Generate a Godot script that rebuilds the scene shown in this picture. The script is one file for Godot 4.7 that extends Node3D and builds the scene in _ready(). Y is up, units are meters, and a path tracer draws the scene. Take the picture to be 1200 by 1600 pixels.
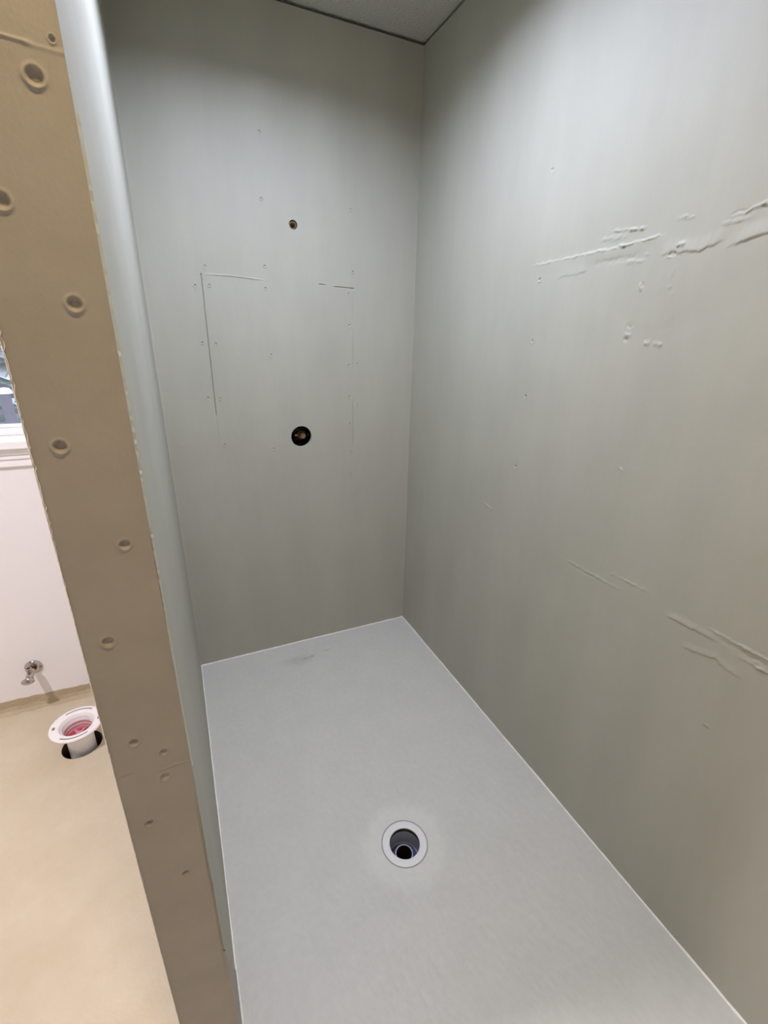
extends Node3D
# A half-finished shower alcove: coated walls, grey pan, drain; a bathroom with a closet flange beyond the stub wall.

const SW := 1.0333        # shower width
const CH := 2.42          # ceiling height
const PL := 1.3794        # length of the stub wall
const PT := 0.0869        # thickness of the stub wall
const BX := -2.3          # far side of the bathroom
const FZ := 3.3           # wall behind the camera

var M := {}
var used := {}

class Geo:
	var v := PackedVector3Array()
	var n := PackedVector3Array()
	var t := PackedVector2Array()
	var ix := PackedInt32Array()
	func tri(a: int, b: int, c: int) -> void:
		# front faces run clockwise seen from the side the normals point to
		var f := (v[b] - v[a]).cross(v[c] - v[a])
		if f.dot(n[a] + n[b] + n[c]) > 0.0:
			ix.append(a); ix.append(c); ix.append(b)
		else:
			ix.append(a); ix.append(b); ix.append(c)
	func vert(p: Vector3, nn: Vector3, uv := Vector2.ZERO) -> int:
		v.append(p); n.append(nn); t.append(uv)
		return v.size() - 1
	func quad(a: Vector3, b: Vector3, c: Vector3, d: Vector3, out: Vector3) -> void:
		var nn := (b - a).cross(c - a)
		if nn.length() < 1e-14:
			nn = (c - a).cross(d - a)
		nn = nn.normalized()
		if nn.dot(out) < 0.0:
			nn = -nn
		var i := vert(a, nn); vert(b, nn); vert(c, nn); vert(d, nn)
		tri(i, i + 1, i + 2); tri(i, i + 2, i + 3)
	func face(a: Vector3, b: Vector3, c: Vector3, out: Vector3) -> void:
		var nn := (b - a).cross(c - a).normalized()
		if nn.dot(out) < 0.0:
			nn = -nn
		var i := vert(a, nn); vert(b, nn); vert(c, nn)
		tri(i, i + 1, i + 2)
	# a box with bevelled edges
	func box(lo: Vector3, hi: Vector3, bev := 0.0) -> void:
		var c := (lo + hi) * 0.5
		var h := (hi - lo) * 0.5
		bev = minf(bev, minf(h.x, minf(h.y, h.z)) * 0.9)
		var k := h - Vector3(bev, bev, bev)
		for ax in 3:
			var b1 := (ax + 1) % 3
			var b2 := (ax + 2) % 3
			for s in [-1.0, 1.0]:
				var o := Vector3.ZERO; o[ax] = s
				var q := []
				for e in [[-1, -1], [1, -1], [1, 1], [-1, 1]]:
					var p := Vector3.ZERO; p[ax] = s * h[ax]; p[b1] = e[0] * k[b1]; p[b2] = e[1] * k[b2]
					q.append(c + p)
				quad(q[0], q[1], q[2], q[3], o)
		if bev <= 0.0:
			return
		for ax in 3:
			var b1 := (ax + 1) % 3
			var b2 := (ax + 2) % 3
			for s1 in [-1.0, 1.0]:
				for s2 in [-1.0, 1.0]:
					var q := []
					for e in [[-1, 0], [1, 0], [1, 1], [-1, 1]]:
						var p := Vector3.ZERO
						p[ax] = e[0] * k[ax]
						p[b1] = s1 * (h[b1] if e[1] == 0 else k[b1])
						p[b2] = s2 * (k[b2] if e[1] == 0 else h[b2])
						q.append(c + p)
					var o := Vector3.ZERO; o[b1] = s1; o[b2] = s2
					quad(q[0], q[1], q[2], q[3], o)
		for sx in [-1.0, 1.0]:
			for sy in [-1.0, 1.0]:
				for sz in [-1.0, 1.0]:
					face(c + Vector3(sx * h.x, sy * k.y, sz * k.z), c + Vector3(sx * k.x, sy * h.y, sz * k.z), c + Vector3(sx * k.x, sy * k.y, sz * h.z), Vector3(sx, sy, sz))
	# profile of (radius, height) turned round the axis of xf; each band shades round, bands meet at an edge unless soft
	func lathe(prof: Array, xf := Transform3D.IDENTITY, seg := 40, soft := false, sq := Vector2.ONE) -> void:
		for i in prof.size() - 1:
			var a: Vector2 = prof[i]
			var b: Vector2 = prof[i + 1]
			var nn0 := Vector2(b.y - a.y, a.x - b.x).normalized()
			var na := nn0
			var nb := nn0
			if soft:
				if i > 0:
					var z: Vector2 = prof[i - 1]
					na = (nn0 + Vector2(a.y - z.y, z.x - a.x).normalized()).normalized()
				if i < prof.size() - 2:
					var z2: Vector2 = prof[i + 2]
					nb = (nn0 + Vector2(z2.y - b.y, b.x - z2.x).normalized()).normalized()
			var st := v.size()
			for k in seg + 1:
				var w := TAU * k / seg
				var d := Vector3(cos(w) * sq.x, 0, sin(w) * sq.y)
				var dn := Vector3(cos(w) / sq.x, 0, sin(w) / sq.y).normalized()
				vert(xf * (d * a.x + Vector3(0, a.y, 0)), (xf.basis * (dn * na.x + Vector3(0, na.y, 0))).normalized())
				vert(xf * (d * b.x + Vector3(0, b.y, 0)), (xf.basis * (dn * nb.x + Vector3(0, nb.y, 0))).normalized())
			for k in seg:
				var q := st + k * 2
				if a.x > 1e-6:
					tri(q, q + 1, q + 2)
				if b.x > 1e-6:
					tri(q + 1, q + 3, q + 2)
	# round tube along points
	func tube(pts: Array, r, seg := 12) -> void:
		var st := v.size()
		var up := Vector3.UP
		for i in pts.size():
			var d: Vector3 = (pts[mini(i + 1, pts.size() - 1)] - pts[maxi(i - 1, 0)]).normalized()
			if absf(d.dot(up)) > 0.95:
				up = Vector3.RIGHT
			var s := d.cross(up).normalized()
			var u := s.cross(d)
			var rr: float = r[i] if r is Array else r
			for k in seg + 1:
				var w := TAU * k / seg
				var o := s * cos(w) + u * sin(w)
				vert(pts[i] + o * rr, o)
		for i in pts.size() - 1:
			for k in seg:
				var q := st + i * (seg + 1) + k
				tri(q, q + 1, q + seg + 1); tri(q + 1, q + seg + 2, q + seg + 1)
		for e in [0, pts.size() - 1]:
			var o: Vector3 = (pts[0] - pts[1]).normalized() if e == 0 else (pts[e] - pts[e - 1]).normalized()
			var rr: float = r[e] if r is Array else r
			var c := vert(pts[e], o)
			for k in seg + 1:
				vert(v[st + e * (seg + 1) + k], o)
			for k in seg:
				tri(c, c + 1 + k, c + 2 + k)
	func mesh() -> ArrayMesh:
		var a := []
		a.resize(Mesh.ARRAY_MAX)
		a[Mesh.ARRAY_VERTEX] = v; a[Mesh.ARRAY_NORMAL] = n; a[Mesh.ARRAY_TEX_UV] = t; a[Mesh.ARRAY_INDEX] = ix
		var m := ArrayMesh.new()
		m.add_surface_from_arrays(Mesh.PRIMITIVE_TRIANGLES, a)
		return m

# A surface with real relief: a grid that is fine where something stands out and coarse elsewhere.
class Relief:
	var us: PackedFloat32Array
	var vs: PackedFloat32Array
	var hs: PackedFloat32Array
	var skip: Array = []
	var wob: FastNoiseLite = null
	var wob_amp := 0.0
	func _init(u: PackedFloat32Array, w: PackedFloat32Array) -> void:
		us = u; vs = w
		hs = PackedFloat32Array(); hs.resize(us.size() * vs.size())
	func noise(nz: FastNoiseLite, amp: float, su := 1.0, sv := 1.0) -> void:
		for j in vs.size():
			for i in us.size():
				hs[j * us.size() + i] += amp * nz.get_noise_2d(us[i] * su, vs[j] * sv)
	# ridge (h > 0) or groove (h < 0) along a line of points, tapering to its ends
	func stroke(pts: Array, w: float, h: float, taper := true) -> void:
		var total := 0.0
		for k in pts.size() - 1:
			total += (pts[k + 1] - pts[k]).length()
		var lo: Vector2 = pts[0]
		var hi: Vector2 = pts[0]
		for p in pts:
			lo = lo.min(p); hi = hi.max(p)
		var i0 := us.bsearch(lo.x - w * 2); var i1 := mini(us.bsearch(hi.x + w * 2), us.size() - 1)
		var j0 := vs.bsearch(lo.y - w * 2); var j1 := mini(vs.bsearch(hi.y + w * 2), vs.size() - 1)
		for j in range(j0, j1 + 1):
			for i in range(i0, i1 + 1):
				var p := Vector2(us[i], vs[j])
				var scale := 1.0
				if wob:
					p += Vector2(0, wob_amp) * wob.get_noise_2d(p.x, p.y * 2.0)
					scale = clampf(1.0 + 1.3 * wob.get_noise_2d(p.x * 0.8 + 50.0, p.y * 0.8), 0.1, 2.0)
				var best := 1e9
				var along := 0.0
				var run := 0.0
				for k in pts.size() - 1:
					var d: Vector2 = pts[k + 1] - pts[k]
					var s := clampf((p - pts[k]).dot(d) / d.length_squared(), 0.0, 1.0)
					var dist: float = (p - pts[k] - d * s).length()
					if dist < best:
						best = dist; along = run + s * d.length()
					run += d.length()
				if best < w * 2:
					var f := along / total
					var tp := smoothstep(0.0, 0.25, f) * smoothstep(1.0, 0.75, f) if taper else 1.0
					hs[j * us.size() + i] += h * scale * tp * exp(-best * best / (w * w) * 2.0)
	# a step: one edge of a tape stands proud and feathers away over "fade" on the side of "sgn"
	func ledge(pts: Array, fade: float, h: float, sgn: float) -> void:
		var a: Vector2 = pts[0]
		var b: Vector2 = pts[pts.size() - 1]
		var i0 := us.bsearch(a.x); var i1 := mini(us.bsearch(b.x), us.size() - 1)
		for i in range(i0, i1 + 1):
			var y := a.y
			for k in pts.size() - 1:
				if us[i] >= pts[k].x and us[i] <= pts[k + 1].x:
					y = lerpf(pts[k].y, pts[k + 1].y, (us[i] - pts[k].x) / maxf(pts[k + 1].x - pts[k].x, 1e-6))
			if wob:
				y += wob_amp * 0.8 * wob.get_noise_1d(us[i])
			var f := (us[i] - a.x) / (b.x - a.x)
			var tp := smoothstep(0.0, 0.2, f) * smoothstep(1.0, 0.8, f)
			if wob:
				tp *= clampf(1.0 + 1.2 * wob.get_noise_2d(us[i] * 0.12, 77.0), 0.1, 2.0)
			for j in vs.size():
				var d := (vs[j] - y) * sgn
				if d >= -0.0025 and d < fade:
					hs[j * us.size() + i] += h * tp * smoothstep(-0.0025, 0.001, d) * (1.0 - smoothstep(0.0, fade, d))
	# screw dimple with a raised burr round it
	func dimple(c: Vector2, r: float, depth: float, rim: float, lean := Vector2.ZERO) -> void:
		var i0 := us.bsearch(c.x - r * 3); var i1 := mini(us.bsearch(c.x + r * 3), us.size() - 1)
		var j0 := vs.bsearch(c.y - r * 3); var j1 := mini(vs.bsearch(c.y + r * 3), vs.size() - 1)
		for j in range(j0, j1 + 1):
			for i in range(i0, i1 + 1):
				var q := Vector2(us[i], vs[j]) - c
				var d := q.length() / r
				var up := rim * (1.0 + lean.dot(q.normalized())) * exp(-pow((d - 1.25) / 0.3, 2.0))
				hs[j * us.size() + i] += up - depth * (1.0 - smoothstep(0.55, 1.15, d))
	func flat(c: Vector2, r: float) -> void:
		for j in vs.size():
			if absf(vs[j] - c.y) > r * 2: continue
			for i in us.size():
				var d := maxf(absf(us[i] - c.x), absf(vs[j] - c.y))
				if d < r * 2:
					hs[j * us.size() + i] *= smoothstep(r * 1.01, r * 2, d)
	func build(g: Geo, o: Vector3, du: Vector3, dv: Vector3, out: Vector3, within := Rect2(-99, -99, 999, 999)) -> void:
		var nu := us.size()
		var nv := vs.size()
		var map := PackedInt32Array(); map.resize(nu * nv); map.fill(-1)
		var keep := PackedByteArray(); keep.resize(nu * nv)
		for j in nv - 1:
			for i in nu - 1:
				var c := Vector2((us[i] + us[i + 1]) * 0.5, (vs[j] + vs[j + 1]) * 0.5)
				var ok := within.has_point(c)
				for s in skip:
					if s.has_point(c):
						ok = false
				keep[j * nu + i] = 1 if ok else 0
				if ok:
					for e in [j * nu + i, j * nu + i + 1, (j + 1) * nu + i, (j + 1) * nu + i + 1]:
						map[e] = 0
		for j in nv:
			for i in nu:
				var k := j * nu + i
				if map[k] < 0: continue
				var i0 := maxi(i - 1, 0); var i1 := mini(i + 1, nu - 1)
				var j0 := maxi(j - 1, 0); var j1 := mini(j + 1, nv - 1)
				var gu := (hs[j * nu + i1] - hs[j * nu + i0]) / (us[i1] - us[i0])
				var gv := (hs[j1 * nu + i] - hs[j0 * nu + i]) / (vs[j1] - vs[j0])
				map[k] = g.vert(o + du * us[i] + dv * vs[j] + out * hs[k], (out - du * gu - dv * gv).normalized(), Vector2(us[i], vs[j]))
		for j in nv - 1:
			for i in nu - 1:
				if keep[j * nu + i]:
					var a := map[j * nu + i]; var b := map[j * nu + i + 1]
					var c := map[(j + 1) * nu + i + 1]; var d := map[(j + 1) * nu + i]
					g.tri(a, b, c); g.tri(a, c, d)

# grid lines from a to b: coarse steps, with finer steps inside each [lo, hi, step]
func lines(a: float, b: float, step: float, fine: Array = [], extra: Array = []) -> PackedFloat32Array:
	var out: Array = []
	var x := a
	while x < b - 1e-5:
		out.append(x)
		var s := step
		for f in fine:
			if x >= f[0] - 1e-6 and x < f[1]:
				s = minf(s, f[2])
			elif f[0] > x and f[0] < x + s:
				s = f[0] - x
		x += maxf(s, 1e-4)
	out.append(b)
	for e in extra:
		out.append(e)
	out.sort()
	var r := PackedFloat32Array()
	for q in out:
		if r.size() == 0 or q - r[r.size() - 1] > 5e-5:
			r.append(q)
		elif q in extra:
			r[r.size() - 1] = q
	return r

func numbered(called: String) -> String:
	if not used.has(called):
		used[called] = 0
		return called
	used[called] += 1
	return "%s_%03d" % [called, used[called]]

func obj(called: String, g: Geo, m: Material, parent: Node = null) -> MeshInstance3D:
	var o := MeshInstance3D.new()
	o.mesh = g.mesh()
	o.material_override = m
	o.name = numbered(called) if parent == null else called
	(self if parent == null else parent).add_child(o, true)
	return o

func thing(called: String, at: Vector3, label: String, category: String, group := "") -> Node3D:
	var o := Node3D.new()
	o.name = numbered(called)
	add_child(o)
	o.position = at
	tag(o, label, category, group)
	return o

func tag(o: Node, label: String, category: String, group := "") -> void:
	o.set_meta("label", label); o.set_meta("category", category)
	if group: o.set_meta("group", group)

func setting(o: Node, label: String, category: String) -> void:
	tag(o, label, category)
	o.set_meta("kind", "structure")

func nz(freq: float, sd: int, oct := 4, kind := FastNoiseLite.TYPE_SIMPLEX_SMOOTH) -> FastNoiseLite:
	var f := FastNoiseLite.new()
	f.noise_type = kind; f.frequency = freq; f.seed = sd
	f.fractal_type = FastNoiseLite.FRACTAL_FBM; f.fractal_octaves = oct
	return f

func normal_tex(freq: float, sd: int, strength: float, oct := 4) -> ImageTexture:
	var im := nz(freq, sd, oct).get_seamless_image(512, 512)
	im.convert(Image.FORMAT_RGBA8)
	im.bump_map_to_normal_map(strength)
	return ImageTexture.create_from_image(im)

# a soft blotchy tone, lo to 1, of two scales
func mottle_tex(freq: float, sd: int, lo: float, tint := Color(1, 1, 1)) -> ImageTexture:
	var a := nz(freq, sd, 4).get_seamless_image(256, 256)
	var b := nz(freq * 6.0, sd + 7, 3).get_seamless_image(256, 256)
	var im := Image.create(256, 256, true, Image.FORMAT_RGBA8)
	for y in 256:
		for x in 256:
			var k := a.get_pixel(x, y).r * 0.75 + b.get_pixel(x, y).r * 0.25
			var c := Color(1, 1, 1).lerp(tint * lo, 1.0 - k)
			im.set_pixel(x, y, Color(c.r, c.g, c.b))
	im.generate_mipmaps()
	return ImageTexture.create_from_image(im)

func mat(col: Color, rough: float, normal: Texture2D = null, nscale := 0.4, tile := 4.0, alb: Texture2D = null) -> StandardMaterial3D:
	# col is linear
	var m := StandardMaterial3D.new()
	m.albedo_color = col.linear_to_srgb()
	m.roughness = rough
	if normal or alb:
		m.uv1_triplanar = true; m.uv1_world_triplanar = true
		m.uv1_scale = Vector3.ONE * tile
	if normal:
		m.normal_enabled = true; m.normal_texture = normal; m.normal_scale = nscale
	if alb:
		m.albedo_texture = alb
	return m

func make_materials() -> void:
	var grain := normal_tex(0.06, 3, 6.0)
	var fine := normal_tex(0.12, 5, 5.0, 3)
	var rough_n := normal_tex(0.05, 9, 9.0, 5)
	var mot := mottle_tex(0.008, 21, 0.95)
	var mot2 := mottle_tex(0.012, 31, 0.93, Color(1.02, 1.0, 0.97))
	M.sage = mat(Color(0.435, 0.43, 0.352), 0.62, grain, 0.022, 2.0, mot)
	M.sage.uv1_scale = Vector3(2.2, 0.55, 2.2)   # rolled on up and down
	M.tan = mat(Color(0.42, 0.385, 0.335), 0.68, grain, 0.07, 5.0, mot)
	M.tan_floor = mat(Color(0.60, 0.53, 0.40), 0.55, fine, 0.12, 1.3, mot2)
	M.tan_band = mat(Color(0.47, 0.39, 0.265), 0.6, grain, 0.3, 2.0, mot2)
	M.white_wall = mat(Color(0.84, 0.815, 0.80), 0.7, fine, 0.08, 1.6, null)
	M.ceiling = mat(Color(0.54, 0.54, 0.49), 0.9, rough_n, 0.7, 3.5, null)
	M.white_trim = mat(Color(0.90, 0.89, 0.88), 0.35)
	M.fringe = mat(Color(0.60, 0.55, 0.46), 0.9)
	M.sage_edge = mat(Color(0.60, 0.63, 0.56), 0.6)
	M.bead = mat(Color(0.80, 0.79, 0.72), 0.5, fine, 0.2, 6.0)
	M.pvc_white = mat(Color(0.86, 0.84, 0.82), 0.32)
	M.pvc_grey = mat(Color(0.44, 0.49, 0.64), 0.35)
	M.undercut_shade = mat(Color(0.06, 0.07, 0.065), 0.6)  # undercut shadow put into the colour
	M.groove = mat(Color(0.33, 0.33, 0.33), 0.6)
	M.gap_shade = mat(Color(0.04, 0.04, 0.10), 0.4)  # shade of the gap round the drain pipe, as a colour
	M.ring_grey = mat(Color(0.69, 0.695, 0.67), 0.45, fine, 0.06, 5.0)
	M.pipe_shade = mat(Color(0.006, 0.006, 0.007), 0.95)  # shade inside the drain pipe put into the colour
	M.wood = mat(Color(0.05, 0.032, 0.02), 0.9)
	M.brass = mat(Color(0.52, 0.41, 0.27), 0.33); M.brass.metallic = 1.0
	M.brass_dull = mat(Color(0.34, 0.26, 0.17), 0.5); M.brass_dull.metallic = 1.0
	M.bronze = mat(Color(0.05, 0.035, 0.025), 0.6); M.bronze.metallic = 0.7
	M.copper = mat(Color(0.42, 0.17, 0.11), 0.4); M.copper.metallic = 1.0
	M.chrome = mat(Color(0.50, 0.48, 0.47), 0.18); M.chrome.metallic = 1.0
	M.red_cap = mat(Color(0.50, 0.07, 0.11), 0.3)
	M.pink_cap = mat(Color(0.62, 0.30, 0.32), 0.35)
	M.wire = mat(Color(0.30, 0.28, 0.27), 0.4); M.wire.metallic = 0.8
	M.fence = mat(Color(0.11, 0.10, 0.14), 0.8)
	M.snow = mat(Color(0.85, 0.87, 0.92), 0.8)
	M.needles = mat(Color(0.10, 0.19, 0.19), 0.8)
	M.bark = mat(Color(0.09, 0.08, 0.08), 0.9)
	var gl := StandardMaterial3D.new()
	gl.transparency = BaseMaterial3D.TRANSPARENCY_ALPHA
	gl.albedo_color = Color(0.93, 0.97, 1.0, 0.06); gl.roughness = 0.02
	M.glass = gl
	var em := StandardMaterial3D.new()
	em.albedo_color = Color(0.9, 0.9, 0.9); em.emission_enabled = true
	em.emission = Color(0.9, 0.96, 1.0); em.emission_energy_multiplier = 3.0
	M.led = em
	M.pan = pan_material()

# grey coat of the pan: faint roller tone, a paler feathered patch round the drain, dark scuffs near the back wall (all paint and dirt)
func pan_material() -> StandardMaterial3D:
	var W := 512
	var H := 896
	var im := Image.create(W, H, true, Image.FORMAT_RGBA8)
	var a := nz(0.012, 41, 4)
	var b := nz(0.08, 43, 3)
	for y in H:
		for x in W:
			var p := Vector2(x * 1.04 / W, y * 1.82 / H)
			var k := 0.95 + 0.014 * a.get_noise_2d(x, y) + 0.016 * b.get_noise_2d(x, y)
			var d := (p - Vector2(0.507, 1.0785)).length() + 0.012 * a.get_noise_2d(x * 3, y * 3)
			k += 0.045 * (1.0 - smoothstep(0.095, 0.15, d))
			for s in [[0.40, 0.125, 0.05, 0.02, 0.10], [0.455, 0.135, 0.022, 0.008, 0.16], [0.487, 0.130, 0.012, 0.007, 0.16], [0.565, 0.115, 0.014, 0.007, 0.12], [0.43, 0.155, 0.05, 0.02, 0.06]]:
				var q := Vector2((p.x - s[0]) / s[2], (p.y - s[1]) / s[3])
				k -= s[4] * exp(-q.length_squared()) * (0.6 + 0.8 * absf(b.get_noise_2d(x * 2, y * 2)))
			im.set_pixel(x, y, Color(k, k, k * 0.998))
	im.generate_mipmaps()
	var m := StandardMaterial3D.new()
	m.albedo_color = Color(0.60, 0.60, 0.545).linear_to_srgb()
	m.albedo_texture = ImageTexture.create_from_image(im)
	m.roughness = 0.5
	m.normal_enabled = true; m.normal_texture = normal_tex(0.05, 51, 5.0, 5); m.normal_scale = 0.10
	return m

func _ready() -> void:
	# camera
	var cam := Camera3D.new()
	cam.name = "camera"
	add_child(cam)
	cam.fov = 96.508
	cam.near = 0.02
	cam.transform = Transform3D(Basis(Vector3(0.91204, 0.01873, 0.40967), Vector3(0.12988, 0.93434, -0.33187), Vector3(-0.38898, 0.35589, 0.84972)).orthonormalized(), Vector3(0.0417, 1.4246, 1.8963))
	cam.current = true
	# sky: a bright winter overcast
	var env := Environment.new()
	env.background_mode = Environment.BG_SKY
	var ps := ProceduralSkyMaterial.new()
	ps.sky_top_color = Color(0.80, 0.85, 0.93); ps.sky_horizon_color = Color(0.90, 0.93, 0.97)
	ps.ground_bottom_color = Color(0.75, 0.78, 0.84); ps.ground_horizon_color = Color(0.90, 0.93, 0.97)
	ps.sun_angle_max = 0.0
	env.sky = Sky.new(); env.sky.sky_material = ps
	env.background_energy_multiplier = 3.0
	env.tonemap_mode = Environment.TONE_MAPPER_LINEAR
	env.tonemap_exposure = 1.0
	env.sdfgi_enabled = true; env.ssao_enabled = true; env.ssil_enabled = true
	var we := WorldEnvironment.new()
	we.name = "world_environment"; we.environment = env
	add_child(we)
	make_materials()
	downlight(Vector3(0.42, CH, 0.79), 3.05, Color(0.71, 0.765, 1.0), "slim round white downlight on the ceiling above the shower pan")
	downlight(Vector3(-1.0, CH, 1.15), 4.3, Color(0.97, 0.90, 0.98), "slim round white downlight on the ceiling above the toilet flange")
	downlight(Vector3(0.10, CH, 1.80), 1.08, Color(1.0, 0.76, 0.42), "slim round white downlight on the ceiling before the end of the stub wall")
	# setting
	build_ceiling()
	build_back_wall()
	build_right_wall()
	build_stub_wall()
	build_pan()
	build_bathroom()
	build_window()
	# things
	shower_drain()
	shower_valve()
	shower_arm_fitting()
	closet_flange()
	stop_valve()
	outdoors()

func downlight(at: Vector3, energy: float, col: Color, label: String) -> void:
	var t := thing("downlight", at, label, "light", "round ceiling downlights")
	var g := Geo.new()
	g.lathe([Vector2(0.072, 0.0), Vector2(0.070, -0.032), Vector2(0.075, -0.034), Vector2(0.092, -0.014), Vector2(0.094, 0.0)], Transform3D.IDENTITY, 48)
	obj("trim_ring", g, M.white_trim, t)
	var d := Geo.new()
	d.lathe([Vector2(0.0, -0.003), Vector2(0.070, -0.003)], Transform3D.IDENTITY, 48)
	obj("diffuser", d, M.led, t)
	var l := AreaLight3D.new()
	l.name = "lamp_glow"
	l.area_size = Vector2(0.115, 0.115)
	l.light_energy = energy; l.light_color = col.linear_to_srgb()   # col is linear
	l.shadow_enabled = true
	l.area_range = 8.0
	t.add_child(l)
	l.position = Vector3(0, -0.005, 0)
	l.rotation = Vector3(-PI / 2, 0, 0)

func build_ceiling() -> void:
	var g := Geo.new()
	var r := Relief.new(lines(-0.2, SW, 0.012), lines(0.0, 1.4, 0.012))
	r.noise(nz(30.0, 61, 3), 0.0012)
	r.build(g, Vector3(0, CH, 0), Vector3.RIGHT, Vector3.BACK, Vector3.DOWN)
	g.quad(Vector3(BX, CH, 0), Vector3(-0.2, CH, 0), Vector3(-0.2, CH, FZ), Vector3(BX, CH, FZ), Vector3.DOWN)
	g.quad(Vector3(-0.2, CH, 1.4), Vector3(SW, CH, 1.4), Vector3(SW, CH, FZ), Vector3(-0.2, CH, FZ), Vector3.DOWN)
	g.box(Vector3(BX - 0.2, CH + 0.004, -0.25), Vector3(SW + 0.2, CH + 0.12, FZ + 0.2))
	setting(obj("ceiling", g, M.ceiling), "white stippled ceiling over the shower alcove, with a dark gap along the walls", "ceiling")

# joins the square gap left in a relief to a round hole, and lines the hole
func round_hole(g: Geo, c: Vector3, du: Vector3, dv: Vector3, out: Vector3, r: float, half: float, depth: float) -> void:
	var seg := 64
	for k in seg:
		var q := []
		for e in [k, k + 1]:
			var w: float = TAU * e / seg
			var d := Vector2(cos(w), sin(w))
			var s := d / maxf(absf(d.x), absf(d.y)) * half
			q.append([c + du * d.x * r + dv * d.y * r, c + du * s.x + dv * s.y, -(du * d.x + dv * d.y)])
		g.quad(q[0][0], q[0][1], q[1][1], q[1][0], out)
		g.quad(q[0][0], q[1][0], q[1][0] - out * depth, q[0][0] - out * depth, q[0][2])

func screw_head(parent: Node, at: Vector3, out: Vector3, r: float, m: Material) -> void:
	var up := out
	var s := Vector3.UP if absf(out.y) < 0.5 else Vector3.RIGHT
	var xf := Transform3D(Basis(s.cross(up).normalized(), up, up.cross(s.cross(up)).normalized()), at)
	var g := Geo.new()
	g.lathe([Vector2(r, -0.0009), Vector2(r * 0.8, -0.0002), Vector2(r * 0.35, 0.0), Vector2(0, -0.0003)], xf, 14, true)
	obj("screw_head", g, m, parent)

const PATCH := Rect2(0.1865, 0.60, 0.5665, 1.015)   # the access patch let into the back wall

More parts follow.
